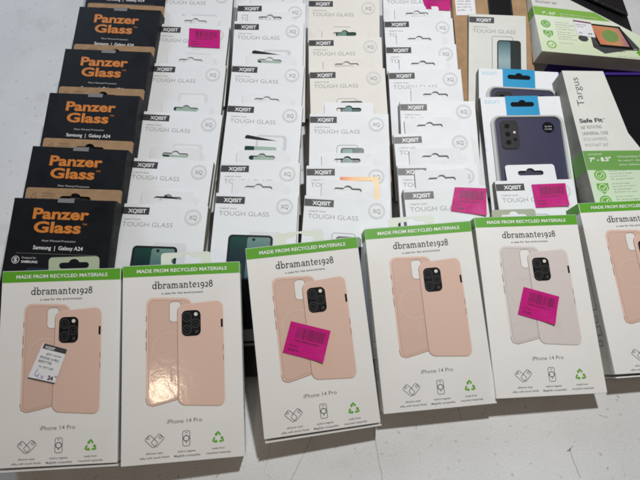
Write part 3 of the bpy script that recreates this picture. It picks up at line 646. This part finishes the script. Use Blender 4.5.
mx_ = nt_.nodes.new('ShaderNodeMath'); mx_.operation = 'MULTIPLY_ADD'; mx_.inputs[1].default_value = .7
mr_ = [n for n in nt_.nodes if n.type == 'MAP_RANGE'][0]; cr_ = [n for n in nt_.nodes if n.type == 'VALTORGB'][0]; tc_ = [n for n in nt_.nodes if n.type == 'TEX_COORD'][0]
ad_ = nt_.nodes.new('ShaderNodeMath'); ad_.operation = 'SUBTRACT'; ad_.inputs[1].default_value = .35
nt_.links.new(tc_.outputs['Object'], no_.inputs['Vector']); nt_.links.new(no_.outputs['Fac'], mx_.inputs[0]); nt_.links.new(mr_.outputs[0], mx_.inputs[2]); nt_.links.new(mx_.outputs[0], ad_.inputs[0]); nt_.links.new(ad_.outputs[0], cr_.inputs[0])
M['leather'] = mat('black_leatherette', (.006, .006, .008), .45, .5, bump=.35, bscale=250)
def tilt_box():
    P = []; t = .018
    b = MB(0, t); b.prism([(0, 0), (.21, 0), (.21, -.004), (.2101, .0), (.2101, .004), (.128, .033), (.1169, .0388), (.0808, .0617), (.048, .0808), (.030, .105), (.0, .105)][:2]+[(.21, .012), (.1233, .0351), (.0808, .0617), (.048, .0808), (.030, .105), (0, .105)], 0, t, 'safe', me='side2'); P.append(Part('carton', b.build('carton')))
    cv = slab([(.1172, .030), (.1165, .064), (.1145, .0895), (.112, .14), (.03, .14), (.032, .085), (.070, .048)], .004, t-.0006, 'leather')
    cv2 = slab([(.1125, .060), (.110, .12), (.05, .12), (.062, .085)], t+.0012, t+.005, 'leather')
    P.append(Part('tablet_case', cv, [Part('case_clasp', cv2)]))
    b = MB(0, t); b.poly([(.4, -.4), (209, -.4), (209, -11.8), (123, -34.6), (93, -53.0), (.4, -53.0)], 'limep', 1); P.append(Part('lower_print', b.build('lower_print')))
    b = MB(0, t); b.poly([(.4, -53.0), (91.5, -52.5), (74.5, -64.6), (.4, -66.0)], 'lime', 2)
    o = len(b.v); b.v += [(-.0001, .053, .0004), (-.0001, .053, t-.0004), (-.0001, .066, t-.0004), (-.0001, .066, .0004)]; b.f.append([o, o+1, o+2, o+3]); b.m.append(b.mi('safeg'))
    c = MB(0, t); c.text('7" - 8.5"', 10, 26, -55.0, 3.6, 'wink', 3, .03); c.text('Samsung Galaxy Tab / Lenovo / Huawei', 31, 76, -57, 1.4, 'wink', 3, rot=R(2)); c.text('for most tablets', 31, 60, -53.6, 1.4, 'wink', 3, rot=R(2)); c.text('PIVOTANT 360\u00b0', 5, 31, -71.5, 3.4, 'dark', 1)
    P.append(Part('green_band', b.build('green_band'), [Part('band_lettering', c.build('band_lettering'))]))
    b = MB(0, t)
    for k, (cx, cy) in enumerate(((11.2, -40.5), (12, -26.2), (13, -10.6))):
        if k == 0: b.disc(cx, cy, 5.6, 'icon', 2)
        elif k == 1: b.poly([(cx-5.6, cy-4.5), (cx+5.6, cy-4.5), (cx+5.6, cy+1), (cx, cy+6), (cx-5.6, cy+1)], 'icon', 2)
        else: b.ring(cx, cy, 4.8, 1.3, 'icon', 2); b.ribbon([(cx-2.5, cy), (cx-.3, cy+2), (cx+2.5, cy-2)], .8, 'icon', 3)
        if k < 2: b.ring(cx, cy, 3.6, .6, 'wink', 3, 18); b.ribbon([(cx-2, cy), (cx-.3, cy+1.8), (cx+2.2, cy-1.6)], .8, 'wink', 3)
        for j in range(4 if k < 2 else 1): b.text(('Rotates to any', 'landscape angle', 'pivote et tient', 'le paysage debout')[(j+k) % 4], 23, 39+(j % 2)*6, cy-3+j*3.2, 1.35, 'grey', 2)
    P.append(Part('feature_icon', b.build('feature_icon')))
    b = MB(0, t)
    b.poly([(62, -38), (100, -46), (118, -16), (74, -4), (62, -12)], 'gdark', 2); b.poly([(62, -47), (101, -46), (110, -13), (70, -13.5)], 'cam', 4); b.poly([(65, -44.5), (99, -43.5), (106.5, -17), (71.5, -17)], 'tablet', 5)
    b.disc(86, -30.5, 9.8, 'tgreen', 6, ry=9.0); b.ring(86, -30.5, 7.4, .5, 'tgreen2', 7); b.ring(86, -30.5, 4.6, .5, 'tgreen2', 7); b.ring(86, -30.5, 2.2, .5, 'tgreen2', 7); b.poly([(63, -13), (116, -12.5), (118, -16), (111, -13.2), (70, -13.6), (62, -18)], 'cam2', 5); b.ribbon([(70, -9.5), (112, -12.4)], .5, 'cam2', 3); b.ribbon([(72, -7), (100, -9.4)], .5, 'cam2', 3); b.disc(52.5, -23.5, 6, 'gdark', 2, ry=4.5)
    b.poly([(112, -10), (121, -16), (124, -12), (116, -4)], 'icon', 2); b.poly([(61, -46.5), (66, -48.5), (66, -44.5)], 'icon', 6); b.text('safe fit rotating case', 88, 122, -1.6, 1.2, 'grey', 2)
    P.append(Part('tablet_picture', b.build('tablet_picture')))
    b = MB(0, t); b.poly([(45, -49), (66, -47.5), (67.5, -26), (46.5, -27.5)], 'sticker', 8); b.poly([(45, -49.5), (66, -48), (66.2, -46), (45.1, -47.5)], 'magd', 9)
    b.text('UNIVERSAL TABLET', 47, 60, -42.5, 1.5, 'dark', 9); b.text('7-8.5 SORT', 47, 56, -39.5, 1.3, 'dark', 9); b.text('4x', 48.5, 53, -30.3, 2.4, 'pen', 9, .02); b.text('34', 59.5, 64.5, -29.6, 2.4, 'dark', 9, .03)
    P.append(Part('price_sticker', b.build('price_sticker')))
    return P
e = thing('tablet_case_box', tilt_box(), (.2414-.0019, .4126+.0013, .0321), -.5, 4, 6, 'lime green and white box with a tablet picture and black case, at the top right', 'box')
# black sleeve with purple edge under both boxes
b = MB(); b.prism([(x, y) for x, y in rrpts(.2665, .300, .46, .4095, .006)], .0, .0155, 'fabric')
sl = Part('sleeve', b.build('sleeve'))
b = MB(); b.prism([(x, y) for x, y in rrpts(.264, .4097, .463, .4275, .002)], .0, .0185, 'purple')
thing('tablet_sleeve', [sl, Part('edge_trim', b.build('edge_trim'))], (0, 0, 0), 0, 0, 0, 'black tablet sleeve with a purple edge, lying under the tilted lime green box', 'sleeve')
